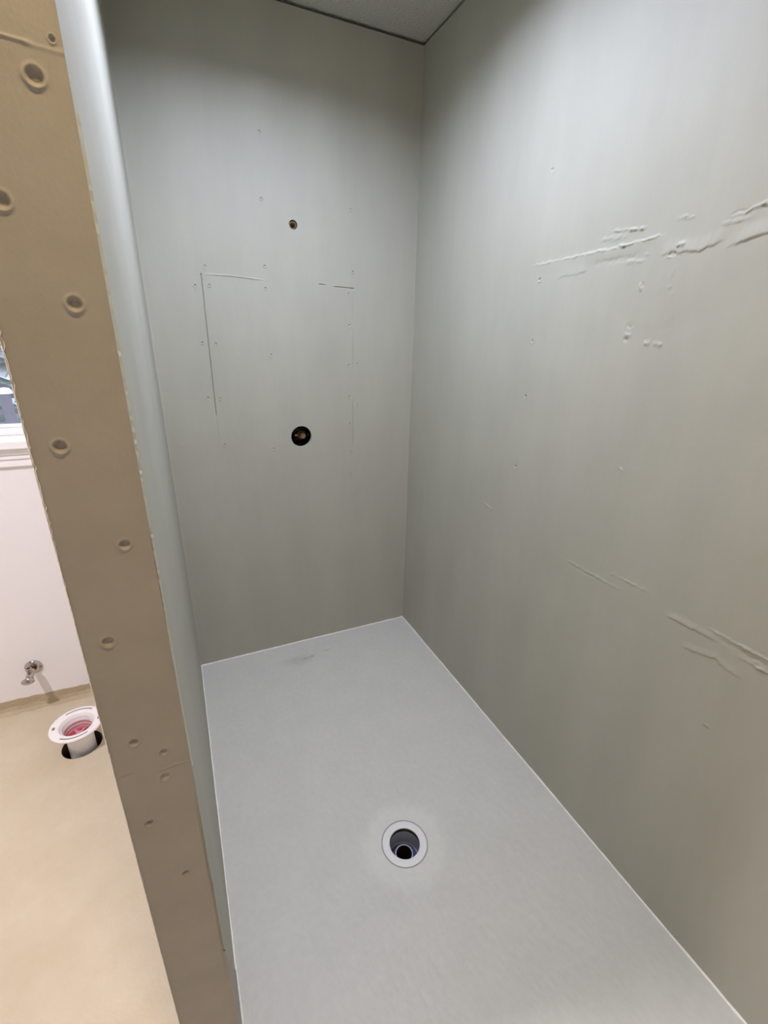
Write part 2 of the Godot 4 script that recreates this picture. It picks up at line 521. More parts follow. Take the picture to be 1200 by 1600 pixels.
func build_back_wall() -> void:
	var root := Node3D.new()
	root.name = "wall_back"
	add_child(root)
	setting(root, "grey-green coated back wall of the shower with two plumbing holes and a patch", "wall")
	var valve := Vector2(0.518, 1.0277)
	var arm := Vector2(0.523, 1.804)
	var vh := 0.05
	var ah := 0.02
	var screws := [[0.203, 1.647], [0.411, 1.661], [0.753, 1.665], [0.164, 1.584], [0.211, 1.587], [0.408, 1.588], [0.736, 1.587], [0.166, 1.395], [0.212, 1.393], [0.4135, 1.354], [0.738, 1.469], [0.734, 1.314], [0.771, 1.319], [0.164, 1.198], [0.207, 1.1945], [0.735, 1.185], [0.771, 1.149], [0.737, 1.070], [0.2056, 1.015], [0.399, 0.984], [0.773, 0.967], [0.739, 0.9465], [0.7386, 0.842], [0.4135, 1.872], [0.422, 2.064], [0.7465, 1.874]]
	var fu := [[0.160, 0.2155, 0.0016], [0.7285, 0.777, 0.0016], [0.1835, 0.1895, 0.0006], [0.750, 0.756, 0.0007]]
	var fv := [[1.60, 1.63, 0.001]]
	for s in screws:
		fu.append([s[0] - 0.006, s[0] + 0.006, 0.0016])
		fv.append([s[1] - 0.006, s[1] + 0.006, 0.0016])
	var us := lines(-0.003, SW + 0.003, 0.012, fu, [valve.x - vh, valve.x + vh, arm.x - ah, arm.x + ah, PATCH.position.x, PATCH.end.x])
	var vs := lines(0.0, 2.411, 0.012, fv, [valve.y - vh, valve.y + vh, arm.y - ah, arm.y + ah, PATCH.position.y, PATCH.end.y])
	var r := Relief.new(us, vs)
	r.noise(nz(5.0, 71, 3), 0.0012)
	# joint of the patch: open at the left, smeared over elsewhere
	r.stroke([Vector2(0.1873, 1.622), Vector2(0.1868, 1.40), Vector2(0.1862, 1.13)], 0.0021, -0.0055, false)
	r.stroke([Vector2(0.1862, 1.13), Vector2(0.1858, 1.03)], 0.0016, -0.0012)
	r.stroke([Vector2(0.185, 1.622), Vector2(0.30, 1.622), Vector2(0.42, 1.614)], 0.0024, 0.0024)
	r.stroke([Vector2(0.613, 1.6142), Vector2(0.642, 1.6125)], 0.0018, -0.0045, false)
	r.stroke([Vector2(0.680, 1.6085), Vector2(0.757, 1.6065)], 0.0018, -0.0042, false)
	r.stroke([Vector2(0.7545, 1.60), Vector2(0.753, 1.45)], 0.0018, -0.0016)
	r.stroke([Vector2(0.753, 1.47), Vector2(0.7525, 1.35), Vector2(0.752, 1.28)], 0.0018, -0.0028)
	r.stroke([Vector2(0.752, 1.19), Vector2(0.7515, 1.08), Vector2(0.7515, 0.93)], 0.0019, -0.0036)
	# feathered tape near the lower joint and the corner
	r.stroke([Vector2(0.03, 1.020), Vector2(0.08, 1.030)], 0.006, 0.0010)
	r.stroke([Vector2(0.20, 0.80), Vector2(0.30, 0.79)], 0.007, 0.0009)
	r.stroke([Vector2(0.40, 0.83), Vector2(0.52, 0.825)], 0.006, -0.0008)
	r.stroke([Vector2(0.82, 0.79), Vector2(0.97, 0.78)], 0.006, -0.0009)
	r.stroke([Vector2(0.85, 0.885), Vector2(0.98, 0.875)], 0.006, 0.0008)
	for s in screws:
		r.dimple(Vector2(s[0], s[1]), 0.0042, 0.0030, 0.0013, Vector2(0, -0.8))
	r.flat(valve, vh)
	r.flat(arm, ah)
	r.skip = [Rect2(valve - Vector2(vh, vh), Vector2(vh, vh) * 2), Rect2(arm - Vector2(ah, ah), Vector2(ah, ah) * 2)]
	var board := Geo.new()
	r.skip.append(PATCH)
	r.build(board, Vector3.ZERO, Vector3.RIGHT, Vector3.UP, Vector3.BACK)
	round_hole(board, Vector3(arm.x, arm.y, 0), Vector3.RIGHT, Vector3.UP, Vector3.BACK, 0.0155, ah, 0.014)
	board.quad(Vector3(0, 2.411, 0), Vector3(SW, 2.411, 0), Vector3(SW, 2.411, -0.014), Vector3(0, 2.411, -0.014), Vector3.UP)
	obj("wall_board", board, M.sage, root)
	r.skip.pop_back()
	var patch := Geo.new()
	r.build(patch, Vector3.ZERO, Vector3.RIGHT, Vector3.UP, Vector3.BACK, PATCH)
	round_hole(patch, Vector3(valve.x, valve.y, 0), Vector3.RIGHT, Vector3.UP, Vector3.BACK, 0.0437, vh, 0.014)
	obj("access_patch", patch, M.sage, root)
	for s in screws:
		screw_head(root, Vector3(s[0], s[1], -0.0024), Vector3.BACK, 0.0028, M.sage)
	# coat dragged round the two inner corners
	for k in 2:
		var cf := Geo.new()
		var rad := 0.012 if k == 0 else 0.005
		var sg := 1.0 if k == 0 else -1.0
		var cx := 0.0 if k == 0 else SW
		var n := nz(8.0, 73 + k, 3)
		var prev := -1
		for j in 161:
			var y := 0.0 + 2.409 * j / 160.0
			var q := rad * (1.0 + 0.35 * n.get_noise_2d(y, k * 7.0))
			var st := cf.v.size()
			for e in 7:
				var w := PI / 2 * e / 6.0
				cf.vert(Vector3(cx + sg * (q - 0.0012 - q * cos(w)), y, q - 0.0012 - q * sin(w)), Vector3(sg * cos(w), 0, sin(w)))
			if prev >= 0:
				for e in 6:
					cf.tri(prev + e, prev + e + 1, st + e + 1); cf.tri(prev + e, st + e + 1, st + e)
			prev = st
		obj("corner_coat", cf, M.sage, root)
	# dark stud bay behind the board
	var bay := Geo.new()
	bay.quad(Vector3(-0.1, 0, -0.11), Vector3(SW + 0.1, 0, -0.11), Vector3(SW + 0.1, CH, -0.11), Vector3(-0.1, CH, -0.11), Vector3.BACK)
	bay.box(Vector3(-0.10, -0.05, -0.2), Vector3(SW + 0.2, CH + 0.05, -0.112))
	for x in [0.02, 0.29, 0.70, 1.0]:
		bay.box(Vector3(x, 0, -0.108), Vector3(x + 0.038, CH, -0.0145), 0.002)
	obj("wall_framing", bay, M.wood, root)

func pts(a: Array) -> Array:
	var o := []
	for k in range(0, a.size(), 2):
		o.append(Vector2(a[k], a[k + 1]))
	return o

func build_right_wall() -> void:
	var root := Node3D.new()
	root.name = "wall_right"
	add_child(root)
	setting(root, "long grey-green coated wall on the right side of the shower with rough taped seams", "wall")
	var us := lines(0.0, FZ, 0.02, [[0.55, 1.6, 0.004], [1.05, 1.35, 0.0025]])
	var vs := lines(0.0, 2.412, 0.02, [[0.765, 0.88, 0.0025], [1.41, 1.47, 0.003], [1.52, 1.56, 0.003], [1.575, 1.685, 0.0022], [1.126, 1.14, 0.003], [0.624, 0.636, 0.003], [1.843, 1.853, 0.002], [1.26, 1.27, 0.002], [1.036, 1.046, 0.002]])
	var r := Relief.new(us, vs)
	r.noise(nz(3.2, 81, 3), 0.0018)
	r.noise(nz(14.0, 83, 2), 0.00008, 1.0, 0.25)
	r.wob = nz(45.0, 85, 3)
	r.wob_amp = 0.0045
	# upper tape
	var up1 := pts([0.70, 1.627, 0.862, 1.629, 0.95, 1.632, 1.0, 1.632, 1.063, 1.635, 1.117, 1.640, 1.145, 1.642])
	r.ledge(up1, 0.035, 0.0016, -1.0)
	r.stroke(up1, 0.003, 0.0012)
	r.stroke(pts([1.0, 1.632, 1.063, 1.636, 1.12, 1.641]), 0.0025, 0.0018)
	r.stroke(pts([0.979, 1.670, 1.039, 1.665, 1.061, 1.660, 1.085, 1.664]), 0.0028, 0.0022)
	r.stroke(pts([0.95, 1.655, 1.04, 1.652]), 0.006, 0.0010)
	r.stroke(pts([1.140, 1.667, 1.19, 1.661]), 0.0035, 0.0018)
	r.stroke(pts([1.25, 1.648, 1.278, 1.648, 1.292, 1.654, 1.33, 1.660, 1.42, 1.664]), 0.0028, 0.0026)
	r.stroke(pts([1.255, 1.652, 1.285, 1.653]), 0.002, -0.0018)
	r.stroke(pts([1.24, 1.638, 1.30, 1.640]), 0.004, 0.0012)
	r.ledge(pts([0.815, 1.585, 0.86, 1.587, 0.893, 1.587, 0.935, 1.593]), 0.03, 0.0014, 1.0)
	r.ledge(pts([1.12, 1.603, 1.17, 1.600, 1.21, 1.599, 1.233, 1.605, 1.262, 1.611]), 0.03, 0.0015, 1.0)
	r.ledge(pts([1.25, 1.595, 1.291, 1.602, 1.311, 1.608, 1.328, 1.609, 1.5, 1.612]), 0.03, 0.0022, 1.0)
	r.stroke(pts([0.94, 1.605, 1.08, 1.606]), 0.009, -0.0010)
	r.stroke(pts([1.02, 1.600, 1.10, 1.594]), 0.006, 0.0012)
	for b in [[1.168, 1.616, 0.005, 0.0028], [1.154, 1.602, 0.005, -0.0024], [1.146, 1.595, 0.004, 0.002], [1.093, 1.608, 0.004, 0.0016], [1.081, 1.442, 0.006, 0.0016], [1.079, 1.433, 0.004, -0.0016], [1.083, 1.463, 0.005, -0.0014], [1.164, 1.424, 0.006, 0.0020], [1.136, 1.424, 0.004, 0.0018], [1.139, 1.133, 0.005, 0.0016], [1.131, 0.994, 0.005, 0.0012], [1.48, 0.632, 0.004, 0.0016], [1.485, 0.626, 0.003, -0.0014]]:
		r.stroke([Vector2(b[0] - b[2], b[1]), Vector2(b[0] + b[2], b[1] - b[2] * 0.4)], b[2] * 0.9, b[3], false)
	r.stroke(pts([1.087, 1.55, 1.096, 1.532]), 0.004, 0.0018)
	r.stroke(pts([1.094, 1.552, 1.103, 1.538]), 0.003, -0.0012)
	var rg := RandomNumberGenerator.new(); rg.seed = 12
	for k in 26:
		var c := Vector2(rg.randf_range(1.12, 1.17), rg.randf_range(1.425, 1.57))
		r.stroke([c, c + Vector2(rg.randf_range(0.01, 0.03), rg.randf_range(-0.003, 0.003))], 0.0028, rg.randf_range(-0.0008, 0.001))
	# lower tape
	r.stroke(pts([1.39, 0.855, 1.441, 0.851, 1.484, 0.850, 1.56, 0.852, 1.75, 0.855]), 0.003, 0.0024)
	r.stroke(pts([1.47, 0.827, 1.498, 0.826, 1.55, 0.826, 1.75, 0.829]), 0.003, 0.0022)
	r.stroke(pts([1.43, 0.842, 1.50, 0.838, 1.75, 0.842]), 0.004, -0.0016)
	r.ledge(pts([1.33, 0.826, 1.369, 0.828, 1.417, 0.832, 1.46, 0.833]), 0.02, 0.0014, 1.0)
	r.ledge(pts([1.38, 0.777, 1.407, 0.779, 1.457, 0.793, 1.487, 0.784, 1.52, 0.783]), 0.02, 0.0013, 1.0)
	r.stroke(pts([1.00, 0.824, 1.05, 0.826, 1.135, 0.826, 1.22, 0.828]), 0.004, 0.0012)
	r.stroke(pts([1.03, 0.818, 1.14, 0.819]), 0.003, -0.0008)
	r.stroke(pts([1.16, 0.857, 1.197, 0.858, 1.30, 0.861]), 0.0035, 0.0011)
	r.stroke(pts([0.58, 0.867, 0.602, 0.865, 0.653, 0.858, 0.67, 0.856]), 0.004, 0.0013)
	var screws := [[0.754, 1.848], [0.758, 1.587], [0.760, 1.424], [0.760, 1.265], [0.756, 1.041]]
	for s in screws:
		r.dimple(Vector2(s[0], s[1]), 0.0048, 0.003, 0.0014, Vector2(0, -0.8))
	var g := Geo.new()
	r.build(g, Vector3(SW, 0, 0), Vector3.BACK, Vector3.UP, Vector3.LEFT)
	g.quad(Vector3(SW, 2.412, 0), Vector3(SW, 2.412, FZ), Vector3(SW + 0.014, 2.412, FZ), Vector3(SW + 0.014, 2.412, 0), Vector3.UP)
	obj("wall_board", g, M.sage, root)
	for s in screws:
		screw_head(root, Vector3(SW + 0.0024, s[1], s[0]), Vector3.LEFT, 0.003, M.sage)
	var bay := Geo.new()
	bay.box(Vector3(SW + 0.10, -0.05, -0.2), Vector3(SW + 0.2, CH + 0.05, FZ + 0.1))
	for k in 9:
		bay.box(Vector3(SW + 0.0145, 0, k * 0.4), Vector3(SW + 0.1, CH, k * 0.4 + 0.038), 0.002)
	obj("wall_framing", bay, M.wood, root)

func build_stub_wall() -> void:
	var root := Node3D.new()
	root.name = "wall_left"
	add_child(root)
	setting(root, "stub wall between shower and bathroom, tan coated end face dotted with screw dimples", "wall")
	# inner face, towards the shower
	var g := Geo.new()
	var r := Relief.new(lines(-0.003, PL, 0.012), lines(0.0, 2.413, 0.012))
	r.noise(nz(4.0, 91, 3), 0.0012)
	r.stroke(pts([0.0, 0.83, 1.3, 0.83]), 0.02, 0.0008)
	r.build(g, Vector3(0, 0, 0), Vector3.BACK, Vector3.UP, Vector3.RIGHT)
	g.quad(Vector3(0, 2.413, 0), Vector3(0, 2.413, PL), Vector3(-0.012, 2.413, PL), Vector3(-0.012, 2.413, 0), Vector3.UP)
	g.quad(Vector3(-0.012, 0, 0), Vector3(-0.012, 0, PL), Vector3(-0.012, CH, PL), Vector3(-0.012, CH, 0), Vector3.LEFT)
	obj("shower_board", g, M.sage, root)
	# bathroom face
	var w := Geo.new()
	w.box(Vector3(-PT, 0, 0), Vector3(-PT + 0.012, CH, PL - 0.002), 0.001)
	obj("room_board", w, M.white_wall, root)
	# end face with screw dimples
	var dim := [[-0.0228, 1.6067, 0.0058, 1.0], [-0.0626, 1.5214, 0.0058, 1.0], [-0.0266, 1.4476, 0.0055, 1.0], [-0.0623, 1.322, 0.0055, 1.0], [-0.0255, 1.213, 0.0050, 0.8], [-0.0606, 1.0984, 0.0056, 0.9], [-0.0586, 0.9473, 0.0052, 0.8], [-0.0286, 0.9179, 0.0044, 0.7], [-0.0328, 0.8766, 0.0055, 0.6], [-0.0625, 0.8042, 0.0048, 0.8], [-0.0323, 0.6804, 0.0045, 0.8], [-0.0067, 1.6318, 0.0022, 0.5]]
	var fv := []
	for d in dim:
		fv.append([d[1] - 0.016, d[1] + 0.016, 0.0009])
	fv.append([1.62, 1.64, 0.0012])
	fv.append([0.885, 0.90, 0.0012])
	var ev := lines(0.0, 2.413, 0.006, fv)
	var eu := lines(-PT, 0.0, 0.0011)
	var e := Relief.new(eu, ev)
	e.noise(nz(9.0, 95, 2), 0.0005)
	for d in dim:
		e.dimple(Vector2(d[0], d[1]), d[2], 0.0036 * d[3], 0.0013 * d[3], Vector2(-0.3, -0.5))
	e.stroke(pts([-0.05, 1.6285, -0.0395, 1.6275, -0.024, 1.6265, -0.018, 1.626]), 0.0016, 0.0012)
	e.stroke(pts([-0.025, 1.6255, 0.0, 1.6245]), 0.002, 0.0005, false)
	e.stroke(pts([-0.045, 0.889, -0.02, 0.8915, 0.004, 0.8912]), 0.0013, 0.0009)
	e.stroke(pts([-PT, 0.896, -0.070, 0.8975, -0.06, 0.894]), 0.0016, -0.0010)
	e.stroke(pts([-0.02, 0.894, -0.019, 0.8925]), 0.0018, 0.0014, false)
	# the tan coat stops short of the shower board: an open joint low down
	e.stroke(pts([-0.0015, 0.86, -0.0015, 0.7, -0.0015, 0.40]), 0.0016, -0.0022)
	var eg := Geo.new()
	e.build(eg, Vector3(0, 0, PL), Vector3.RIGHT, Vector3.UP, Vector3.BACK)
	var end := obj("end_board", eg, M.tan, root)
	end.set_meta("label", "tan coated end face with screw dimples")
	var core := Geo.new()
	core.box(Vector3(-PT + 0.0125, 0, 0.01), Vector3(-0.0125, CH, PL - 0.006))
	obj("wall_framing", core, M.wood, root)
	for d in dim:
		if d[2] > 0.003:
			screw_head(root, Vector3(d[0], d[1], PL - 0.0036 * d[3] + 0.0001), Vector3.BACK, d[2] * 0.5, M.tan)
	# pale torn paper along both arrises
	var n := nz(60.0, 97, 3)
	for side in 2:
		var f := Geo.new()
		var y := 0.88 if side == 1 else 0.30
		var top := 1.72 if side == 0 else 1.585
		var prev := 0.0
		while y < top:
			var dy := 0.004
			var k := absf(n.get_noise_2d(y * 1.0, 10.0 * side))
			var wd := 0.0006 + 0.004 * k
			if side == 1:
				wd = 0.0005 + 0.0014 * k
			if side == 0 and (y < 1.22):
				wd *= 0.45
			if side == 1 and y < 1.05:
				wd *= 0.6
			var x0 := -PT if side == 0 else 0.0012
			var sg := 1.0 if side == 0 else -1.0
			var z := PL + 0.0009
			f.quad(Vector3(x0 - sg * 0.0012, y, z - 0.003), Vector3(x0 + sg * prev, y, z), Vector3(x0 + sg * wd, y + dy, z), Vector3(x0 - sg * 0.0012, y + dy, z - 0.003), Vector3.BACK)
			prev = wd
			y += dy
		var pf := obj("paper_fringe" if side == 0 else "board_edge", f, M.fringe if side == 0 else M.sage_edge, root)
		pf.set_meta("label", "pale torn paper fringe along the edge" if side == 0 else "pale grey-green board edge")
	# tan coat lapped round the corner near the pan
	var lap := Geo.new()
	var lp := [Vector2(PL, 0.46), Vector2(1.367, 0.40), Vector2(1.33, 0.31), Vector2(1.275, 0.19), Vector2(1.225, 0.09), Vector2(1.19, 0.012)]
	for k in lp.size() - 1:
		lap.quad(Vector3(0.0018, lp[k].y, PL + 0.001), Vector3(0.0018, lp[k].y, lp[k].x), Vector3(0.0018, lp[k + 1].y, lp[k + 1].x), Vector3(0.0018, lp[k + 1].y, PL + 0.001), Vector3.RIGHT)
		lap.quad(Vector3(0.0018, lp[k].y, lp[k].x), Vector3(-0.001, lp[k].y, lp[k].x - 0.002), Vector3(-0.001, lp[k + 1].y, lp[k + 1].x - 0.002), Vector3(0.0018, lp[k + 1].y, lp[k + 1].x), Vector3(0, 0, -1))
	lap.quad(Vector3(0.0018, 0.46, PL + 0.001), Vector3(-0.003, 0.46, PL + 0.001), Vector3(-0.003, 0, PL + 0.001), Vector3(0.0018, 0, PL + 0.001), Vector3.BACK)
	obj("coat_overlap", lap, M.tan, root)

const PAN_END := 1.82
const DRAIN := Vector3(0.507, -0.005, 1.0785)

# a floor plate with a round hole: rings spread from the hole to the rectangle
func plate_with_hole(g: Geo, lo: Vector2, hi: Vector2, c: Vector2, r: float, dip: float, rings: int, uv_span: Vector2) -> void:
	var angs := []
	for k in 144:
		angs.append(TAU * k / 144)
	for q in [lo, hi, Vector2(lo.x, hi.y), Vector2(hi.x, lo.y)]:
		angs.append(fposmod((q - c).angle(), TAU))
	angs.sort()
	var st := g.v.size()
	for a in angs:
		var d := Vector2(cos(a), sin(a))
		var far := 1e9
		if d.x > 1e-9: far = minf(far, (hi.x - c.x) / d.x)
		if d.x < -1e-9: far = minf(far, (lo.x - c.x) / d.x)
		if d.y > 1e-9: far = minf(far, (hi.y - c.y) / d.y)
		if d.y < -1e-9: far = minf(far, (lo.y - c.y) / d.y)
		for k in rings + 1:
			var f := pow(float(k) / rings, 1.6)
			var rr := lerpf(r, far, f)
			var p := c + d * rr
			var h := dip * (1.0 - smoothstep(0.0, 1.0, f))
			g.vert(Vector3(p.x, h, p.y), (Vector3(0, 1, 0) - Vector3(d.x, 0, d.y) * (-dip) * 0.8 / maxf(far, 0.2) * (6.0 * f * (1.0 - f)) / 1.5).normalized(), Vector2(p.x / uv_span.x, p.y / uv_span.y))
	var m: int = angs.size()
	for i in m:
		for k in rings:
			var a := st + i * (rings + 1) + k
			var b: int = st + ((i + 1) % m) * (rings + 1) + k
			g.tri(a, b, b + 1); g.tri(a, b + 1, a + 1)

func build_pan() -> void:
	var t := thing("shower_pan", Vector3.ZERO, "large matte grey shower pan sloping to a round drain between the walls", "shower pan")
	var g := Geo.new()
	plate_with_hole(g, Vector2(0, 0), Vector2(SW, PAN_END), Vector2(DRAIN.x, DRAIN.z), 0.0705, DRAIN.y, 24, Vector2(1.04, 1.82))
	g.quad(Vector3(0, 0, PAN_END), Vector3(SW, 0, PAN_END), Vector3(SW, -0.03, PAN_END), Vector3(0, -0.03, PAN_END), Vector3.BACK)
	g.quad(Vector3(0, 0, PL), Vector3(0, 0, PAN_END), Vector3(0, -0.03, PAN_END), Vector3(0, -0.03, PL), Vector3.LEFT)
	obj("tray", g, M.pan, t)
	# pale edge bead where the pan meets each wall, a little uneven
	var n := nz(12.0, 101, 3)
	for s in 3:
		var b := Geo.new()
		var p := []
		var rr := []
		var len: float = [SW, PAN_END, PAN_END][s]
		for k in 90:
			var u: float = len * k / 89.0
			var j := n.get_noise_2d(u, s * 9.0)
			var o := 0.0008 + 0.0012 * j
			p.append([Vector3(u, 0.0006, o), Vector3(SW - o, 0.0006, u), Vector3(o + (0.0015 if u > 1.18 else 0.0), 0.0006, u)][s])
			rr.append(0.0037 + 0.0016 * n.get_noise_2d(u * 2.0, 40.0 + s))
		b.tube(p, rr, 8)
		var o2 := obj("edge_bead", b, M.bead, t)
		o2.set_meta("label", "pale bead along the edge of the pan")

func shower_drain() -> void:
	var t := thing("shower_drain", DRAIN, "round grey shower drain body with an open throat set in the pan", "drain")
	var g := Geo.new()
	# flange ring with an eased outer edge, a shallow groove to the coat, and a thin lip over the throat
	g.lathe([Vector2(0.0676, -0.004), Vector2(0.0672, 0.0004), Vector2(0.0655, 0.0012), Vector2(0.050, 0.0016), Vector2(0.0468, 0.0011), Vector2(0.0456, -0.0002), Vector2(0.0456, -0.0030), Vector2(0.053, -0.0034)], Transform3D.IDENTITY, 72)
	obj("flange_ring", g, M.ring_grey, t)
	var cl := Geo.new()
	cl.lathe([Vector2(0.0520, -0.0032), Vector2(0.0520, -0.019), Vector2(0.0485, -0.0195)], Transform3D.IDENTITY, 56)
	obj("shaded_undercut", cl, M.undercut_shade, t)  # near-black band paints the shadow under the thin lip
	var th := Geo.new()
	th.lathe([Vector2(0.0490, -0.0190), Vector2(0.0475, -0.066), Vector2(0.041, -0.078)], Transform3D.IDENTITY, 56)
	var thr := obj("throat", th, M.pvc_grey, t)
	thr.set_meta("label", "blue-grey plastic throat")
	var p := Geo.new()
	p.lathe([Vector2(0.0272, -0.082), Vector2(0.0272, -0.0455), Vector2(0.0266, -0.0445), Vector2(0.0246, -0.0445), Vector2(0.0240, -0.0455), Vector2(0.0238, -0.14)], Transform3D.IDENTITY, 48)
	var pp := obj("outlet_pipe", p, M.pvc_grey, t)
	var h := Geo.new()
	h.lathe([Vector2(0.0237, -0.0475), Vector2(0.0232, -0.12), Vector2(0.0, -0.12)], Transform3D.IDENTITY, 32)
	obj("shade_lining", h, M.pipe_shade, pp)  # black lining on wall and floor paints the shade inside the pipe
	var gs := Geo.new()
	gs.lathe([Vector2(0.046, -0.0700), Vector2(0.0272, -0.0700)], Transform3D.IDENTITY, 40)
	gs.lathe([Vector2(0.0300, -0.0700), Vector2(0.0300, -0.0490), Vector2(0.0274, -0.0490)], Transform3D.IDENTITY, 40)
	obj("shaded_gap", gs, M.gap_shade, t)  # unlit gap between throat and pipe, painted dark navy
	var gr := Geo.new()
	gr.lathe([Vector2(0.0708, 0.0002), Vector2(0.0700, -0.0012), Vector2(0.0670, -0.0014)], Transform3D.IDENTITY, 72)
	obj("groove", gr, M.groove, t)

func face_out(at: Vector3, out: Vector3) -> Transform3D:
	var s := Vector3.UP.cross(out).normalized()
	return Transform3D(Basis(s, out, s.cross(out)), at)

func shower_valve() -> void:
	var t := thing("shower_valve", Vector3(0.536, 1.0205, -0.070), "brass shower mixing valve deep in the larger round wall hole", "valve")
	var b := Geo.new()
	b.box(Vector3(-0.036, -0.030, -0.040), Vector3(0.036, 0.030, -0.012), 0.004)
	b.tube([Vector3(-0.14, 0, -0.03), Vector3(0.14, 0, -0.03)], 0.0105, 14)
	b.tube([Vector3(0, -0.3, -0.03), Vector3(0, 0.6, -0.03)], 0.0105, 14)
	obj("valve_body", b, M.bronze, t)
	var c := Geo.new()
	var xf := face_out(Vector3.ZERO, Vector3.BACK)
	c.lathe([Vector2(0.020, -0.014), Vector2(0.020, 0.000), Vector2(0.018, 0.002), Vector2(0.0145, 0.002), Vector2(0.0145, 0.018), Vector2(0.013, 0.020), Vector2(0.0, 0.020)], xf, 32)
	var cg := obj("cartridge", c, M.brass_dull, t)
	var s := Geo.new()
	s.lathe([Vector2(0.0115, 0.018), Vector2(0.0115, 0.030), Vector2(0.0105, 0.0315), Vector2(0.0, 0.0315)], xf, 6)
	s.box(Vector3(-0.0035, -0.0035, 0.031), Vector3(0.0035, 0.0035, 0.043), 0.0008)
	obj("stem", s, M.brass, cg)
	for k in [-1.0, 1.0]:
		var e := Geo.new()
		var o := Vector3(k * 0.027, 0.002, 0.0)
		e.lathe([Vector2(0.0055, -0.012), Vector2(0.0055, 0.010), Vector2(0.0045, 0.012), Vector2(0.002, 0.012), Vector2(0.0015, 0.0105), Vector2(0.0, 0.0105)], face_out(o, Vector3.BACK), 16)
		obj("stop_screw", e, M.brass, t)

func shower_arm_fitting() -> void:
	var t := thing("pipe_elbow", Vector3(0.523, 1.804, -0.022), "brass threaded pipe elbow in the small round hole high on the wall", "pipe fitting")
	var g := Geo.new()
	var pr := [Vector2(0.0128, -0.030), Vector2(0.0128, 0.014), Vector2(0.0122, 0.0155), Vector2(0.0104, 0.0155)]
	for k in 6:
		pr.append(Vector2(0.0100, 0.0135 - k * 0.003)); pr.append(Vector2(0.0088, 0.0120 - k * 0.003))
	pr.append(Vector2(0.0088, -0.024))
	g.lathe(pr, face_out(Vector3.ZERO, Vector3.BACK), 32)
	obj("threaded_socket", g, M.brass, t)
	var b := Geo.new()
	b.tube([Vector3(0, 0.002, -0.03), Vector3(0, -0.3, -0.03)], 0.0125, 16)
	b.lathe([Vector2(0.0, -0.023), Vector2(0.009, -0.023)], face_out(Vector3.ZERO, Vector3.BACK), 24)
	obj("riser", b, M.brass_dull, t)

func build_bathroom() -> void:
	# floor with the hole for the closet flange
	var fl := Geo.new()
	plate_with_hole(fl, Vector2(BX, 0), Vector2(-PT, PL), Vector2(-0.43, 0.288), 0.0645, 0.0, 6, Vector2.ONE)
	fl.quad(Vector3(BX, 0, PL), Vector3(0, 0, PL), Vector3(0, 0, FZ), Vector3(BX, 0, FZ), Vector3.UP)
	fl.quad(Vector3(0, 0, PAN_END), Vector3(SW, 0, PAN_END), Vector3(SW, 0, FZ), Vector3(0, 0, FZ), Vector3.UP)
	fl.box(Vector3(BX - 0.1, -0.28, -0.2), Vector3(SW + 0.1, -0.16, FZ + 0.1))
	var flo := obj("floor", fl, M.tan_floor)
	var op := Geo.new()
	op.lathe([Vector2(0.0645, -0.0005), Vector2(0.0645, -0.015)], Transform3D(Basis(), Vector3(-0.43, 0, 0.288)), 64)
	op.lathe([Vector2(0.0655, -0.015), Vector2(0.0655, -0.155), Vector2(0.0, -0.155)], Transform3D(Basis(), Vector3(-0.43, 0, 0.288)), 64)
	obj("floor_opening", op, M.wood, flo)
	setting(flo, "pale tan coated bathroom floor left of the stub wall", "floor")
	# white wall behind, with the window opening left out
	var w := Geo.new()
	var x0 := WX0; var x1 := WX1; var y0 := WY0; var y1 := WY1
	var d := -0.014
	for q in [[BX, x0, 0.0, CH], [x1, -PT, 0.0, CH], [x0, x1, 0.0, y0 - 0.02], [x0, x1, y1, CH]]:
		w.box(Vector3(q[0], q[2], -0.2), Vector3(q[1], q[3], 0.0))
	setting(obj("wall_back_bathroom", w, M.white_wall), "off-white bathroom wall under and beside the window", "wall")
	# coat carried a hand's width up the wall, with a wavy upper edge and a lumpy fillet at the floor
	var b := Geo.new()
	var n := nz(7.0, 111, 3)
	var prev := []
	for k in 160:
		var x := lerpf(BX, -PT, k / 159.0)
		var top := 0.051 + 0.010 * n.get_noise_2d(x, 0)
		var c := 0.006 + 0.007 * n.get_noise_2d(x * 4, 5)
		var row := [Vector3(x, top + 0.001, 0.0), Vector3(x, top, 0.0022), Vector3(x, 0.016 + c, 0.0028), Vector3(x, 0.006 + c * 0.5, 0.007 + c * 0.3), Vector3(x, 0.0022, 0.016 + c), Vector3(x, 0.0, 0.019 + c)]
		if prev:
			for j in 5:
				b.quad(prev[j], prev[j + 1], row[j + 1], row[j], Vector3(0, 1, 1.0))
		prev = row
	setting(obj("baseboard_back", b, M.tan_band), "olive tan coating turned up the foot of the white bathroom wall", "baseboard")
	# walls that close the room, out of view
	var l := Geo.new()
	l.box(Vector3(BX - 0.12, -0.1, -0.2), Vector3(BX, CH, FZ + 0.12))
	setting(obj("wall_far_left", l, M.white_wall), "off-white wall at the far left side of the bathroom", "wall")
	var f := Geo.new()
	f.box(Vector3(BX, -0.1, FZ), Vector3(SW + 0.1, CH, FZ + 0.12))
	setting(obj("wall_front", f, M.white_wall), "off-white wall opposite the shower, facing its opening", "wall")

const WX0 := -1.42
const WX1 := -0.36
const WY0 := 1.085
const WY1 := 2.06

